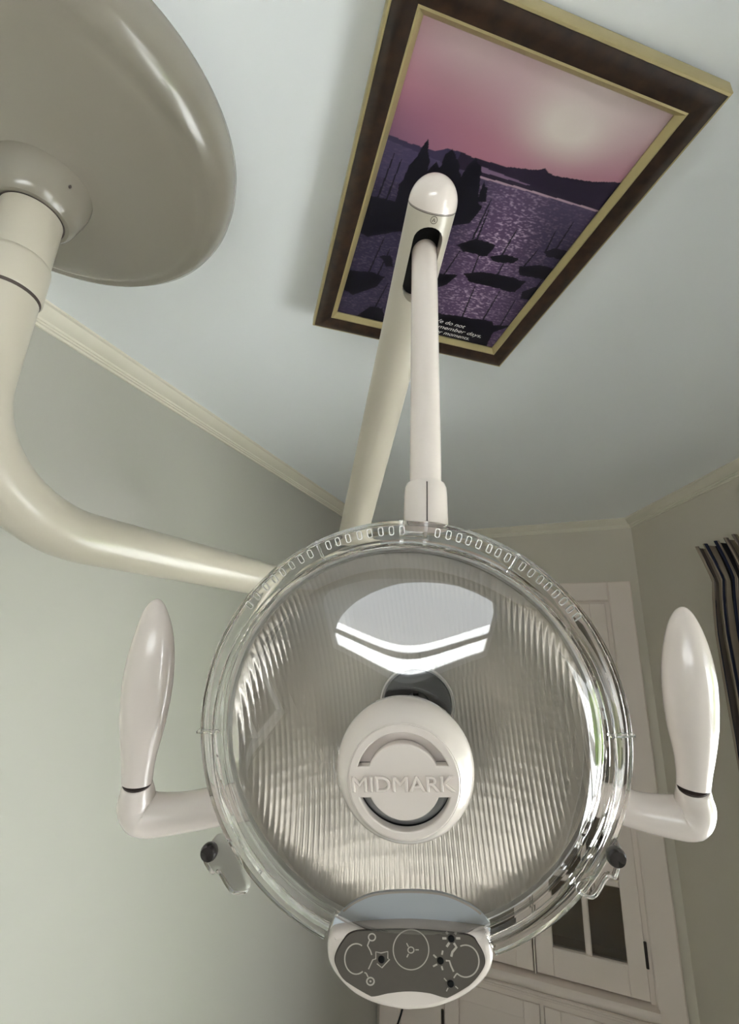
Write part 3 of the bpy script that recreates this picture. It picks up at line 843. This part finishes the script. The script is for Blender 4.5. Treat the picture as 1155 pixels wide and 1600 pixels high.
V, F = [], []
for y, z in led: V += [cb(.106, y, z), cb(.975, y, z)]
n = len(led)
for i in range(n): F.append((2 * i, 2 * i + 1, 2 * ((i + 1) % n) + 1, 2 * ((i + 1) % n)))
F += [tuple(range(0, 2 * n, 2)), tuple(range(1, 2 * n, 2))]
build('ledge', V, F, CAB, cabt, 40)
build('ledge_moulding', *merge(bevel_box(cb, .114, .966, .0, .016, 1.050, 1.062, .004), bevel_box(cb, .114, .966, .0, .008, 1.040, 1.050, .003)), CAB, cabt)
def lower(xa, xb):
    d = build('panelled_door', *merge(bevel_box(cb, xa, xa + .052, -.022, .004, .12, 1.022, .002), bevel_box(cb, xb - .052, xb, -.022, .004, .12, 1.022, .002),
              bevel_box(cb, xa + .052, xb - .052, -.022, .004, .12, .20, .002), bevel_box(cb, xa + .052, xb - .052, -.022, .004, .972, 1.022, .002)), CAB, cabt)
    build('door_panel', *bevel_box(cb, xa + .052, xb - .052, -.02, -.006, .20, .972, .002), CAB, d)
    return d
lower(.128, .455)
d = lower(.470, .800)
build('strap_hinge', *sweep([cb(.806, .009, .93), cb(.806, .009, .84)], [.005] * 2, 12, (1, 0, 0)), GAP, d)
build('face_frame', *merge(box(cb, .115, .1265, -.03, .002, .02, 1.04), box(cb, .4565, .4685, -.03, .002, .02, 1.04), box(cb, .8015, .965, -.03, .002, .02, 1.04), box(cb, .1265, .8015, -.03, .002, 1.0235, 1.04), box(cb, .1265, .8015, -.03, .002, .02, .1185)), CAB, cabt)
build('plinth', *box(cb, .116, .964, -.03, -.004, .0, .0195), CAB, cabt)
cordp = catmull([cb(.93, .012, 1.02), cb(.955, .016, .90), cb(1.00, .02, .76), cb(1.02, .03, .50), cb(1.0, .05, .2), cb(.98, .08, .006)], 6)
build('cable', *sweep(cordp, [.0035] * len(cordp), 10), CORD, cabt, 60)

# ------------------------------------------------------------------ striped curtain at the right wall's window
nz, ns = 60, 260
V, F, UVs = [], [], []
zt = 2.478
for i in range(nz + 1):
    t = (i / nz) ** 1.5
    z = zt - (zt - .15) * t
    dz = zt - z
    left = float(np.interp(dz, [0, .05, .11, .16, .26, 2.4], [.414, .432, .449, .440, .4295, .420]))
    pinch = float(np.interp(dz, [0, .06, .11, .2, .5, 2.4], [1.0, .75, .45, .75, 1.0, 1.0]))
    for j in range(ns + 1):
        s = j / ns
        x = left + s * .36 + pinch * .010 * math.sin(s * 60 + .6)
        y = .052 + pinch * (.020 * math.sin(s * 60) + .010 * math.sin(s * 119 + 1.0 + dz * .7) + .004 * math.sin(s * 17 + dz * 2))
        V.append(frR(x, y, z - .004 * s + .003 * math.sin(s * 60)))
        UVs.append((s * 10.5, z))
for i in range(nz):
    for j in range(ns):
        a = i * (ns + 1) + j
        F.append((a, a + 1, a + ns + 2, a + ns + 1))
cur = thing('curtain', frR(.6, .05, .1), 'tan and navy striped curtain with pinch-pleated heading beside the right window', 'curtain')
dr = build('drape', V, F, CLOTH, cur, 180)
uvl = dr.data.uv_layers.new(name='UVMap')
for lp in dr.data.loops: uvl.data[lp.index].uv = UVs[lp.vertex_index]
so_ = dr.modifiers.new('thickness', 'SOLIDIFY'); so_.thickness = .0015
tp = catmull([frR(.46 + .34 * k / 10, .03, 2.455) for k in range(11)], 2)
build('heading_tape', *sweep(tp, [(.012, .002)] * len(tp), 8), CLOTH, cur)
tag(build('curtain_rail', *sweep([frR(.43, .030, 2.492), frR(2.5, .030, 2.492)], [.006] * 2, 16), WHITE, None, 40), 'white curtain rail above the right window', 'curtain rail') if False else None

# ------------------------------------------------------------------ outside: lawn and a hedge seen in reflections
struct('ground', [(-14, -14, -.3), (14, -14, -.3), (14, 14, -.3), (-14, 14, -.3)], [(0, 1, 2, 3)], PATIO)
def hedge(name, cx_, cy_, rx, ry, rz, label):
    bm = bmesh.new(); bmesh.ops.create_icosphere(bm, subdivisions=5, radius=1)
    for v in bm.verts:
        k = 1 + .22 * mnoise.noise(v.co * 2.3 + Vector((cx_, cy_, 0))) + .10 * mnoise.noise(v.co * 9)
        v.co = Vector((v.co.x * rx * k, v.co.y * ry * k, v.co.z * rz * k))
    V = [Vector((cx_, cy_, rz * .85 - .3)) + v.co for v in bm.verts]
    F = [tuple(x.index for x in f.verts) for f in bm.faces]; bm.free()
    t = thing(name, (cx_, cy_, -.3), label, 'bush')
    build('foliage', V, F, LEAF, t, 180)
    build('trunk', *sweep([(cx_, cy_, -.3), (cx_, cy_, .4)], [.08, .07], 12), GAP, t)
hedge('garden_bush', 5.4, -.6, .7, .8, 1.15, 'bright green garden bush outside the window, reflected in the right edge of the clear shield')
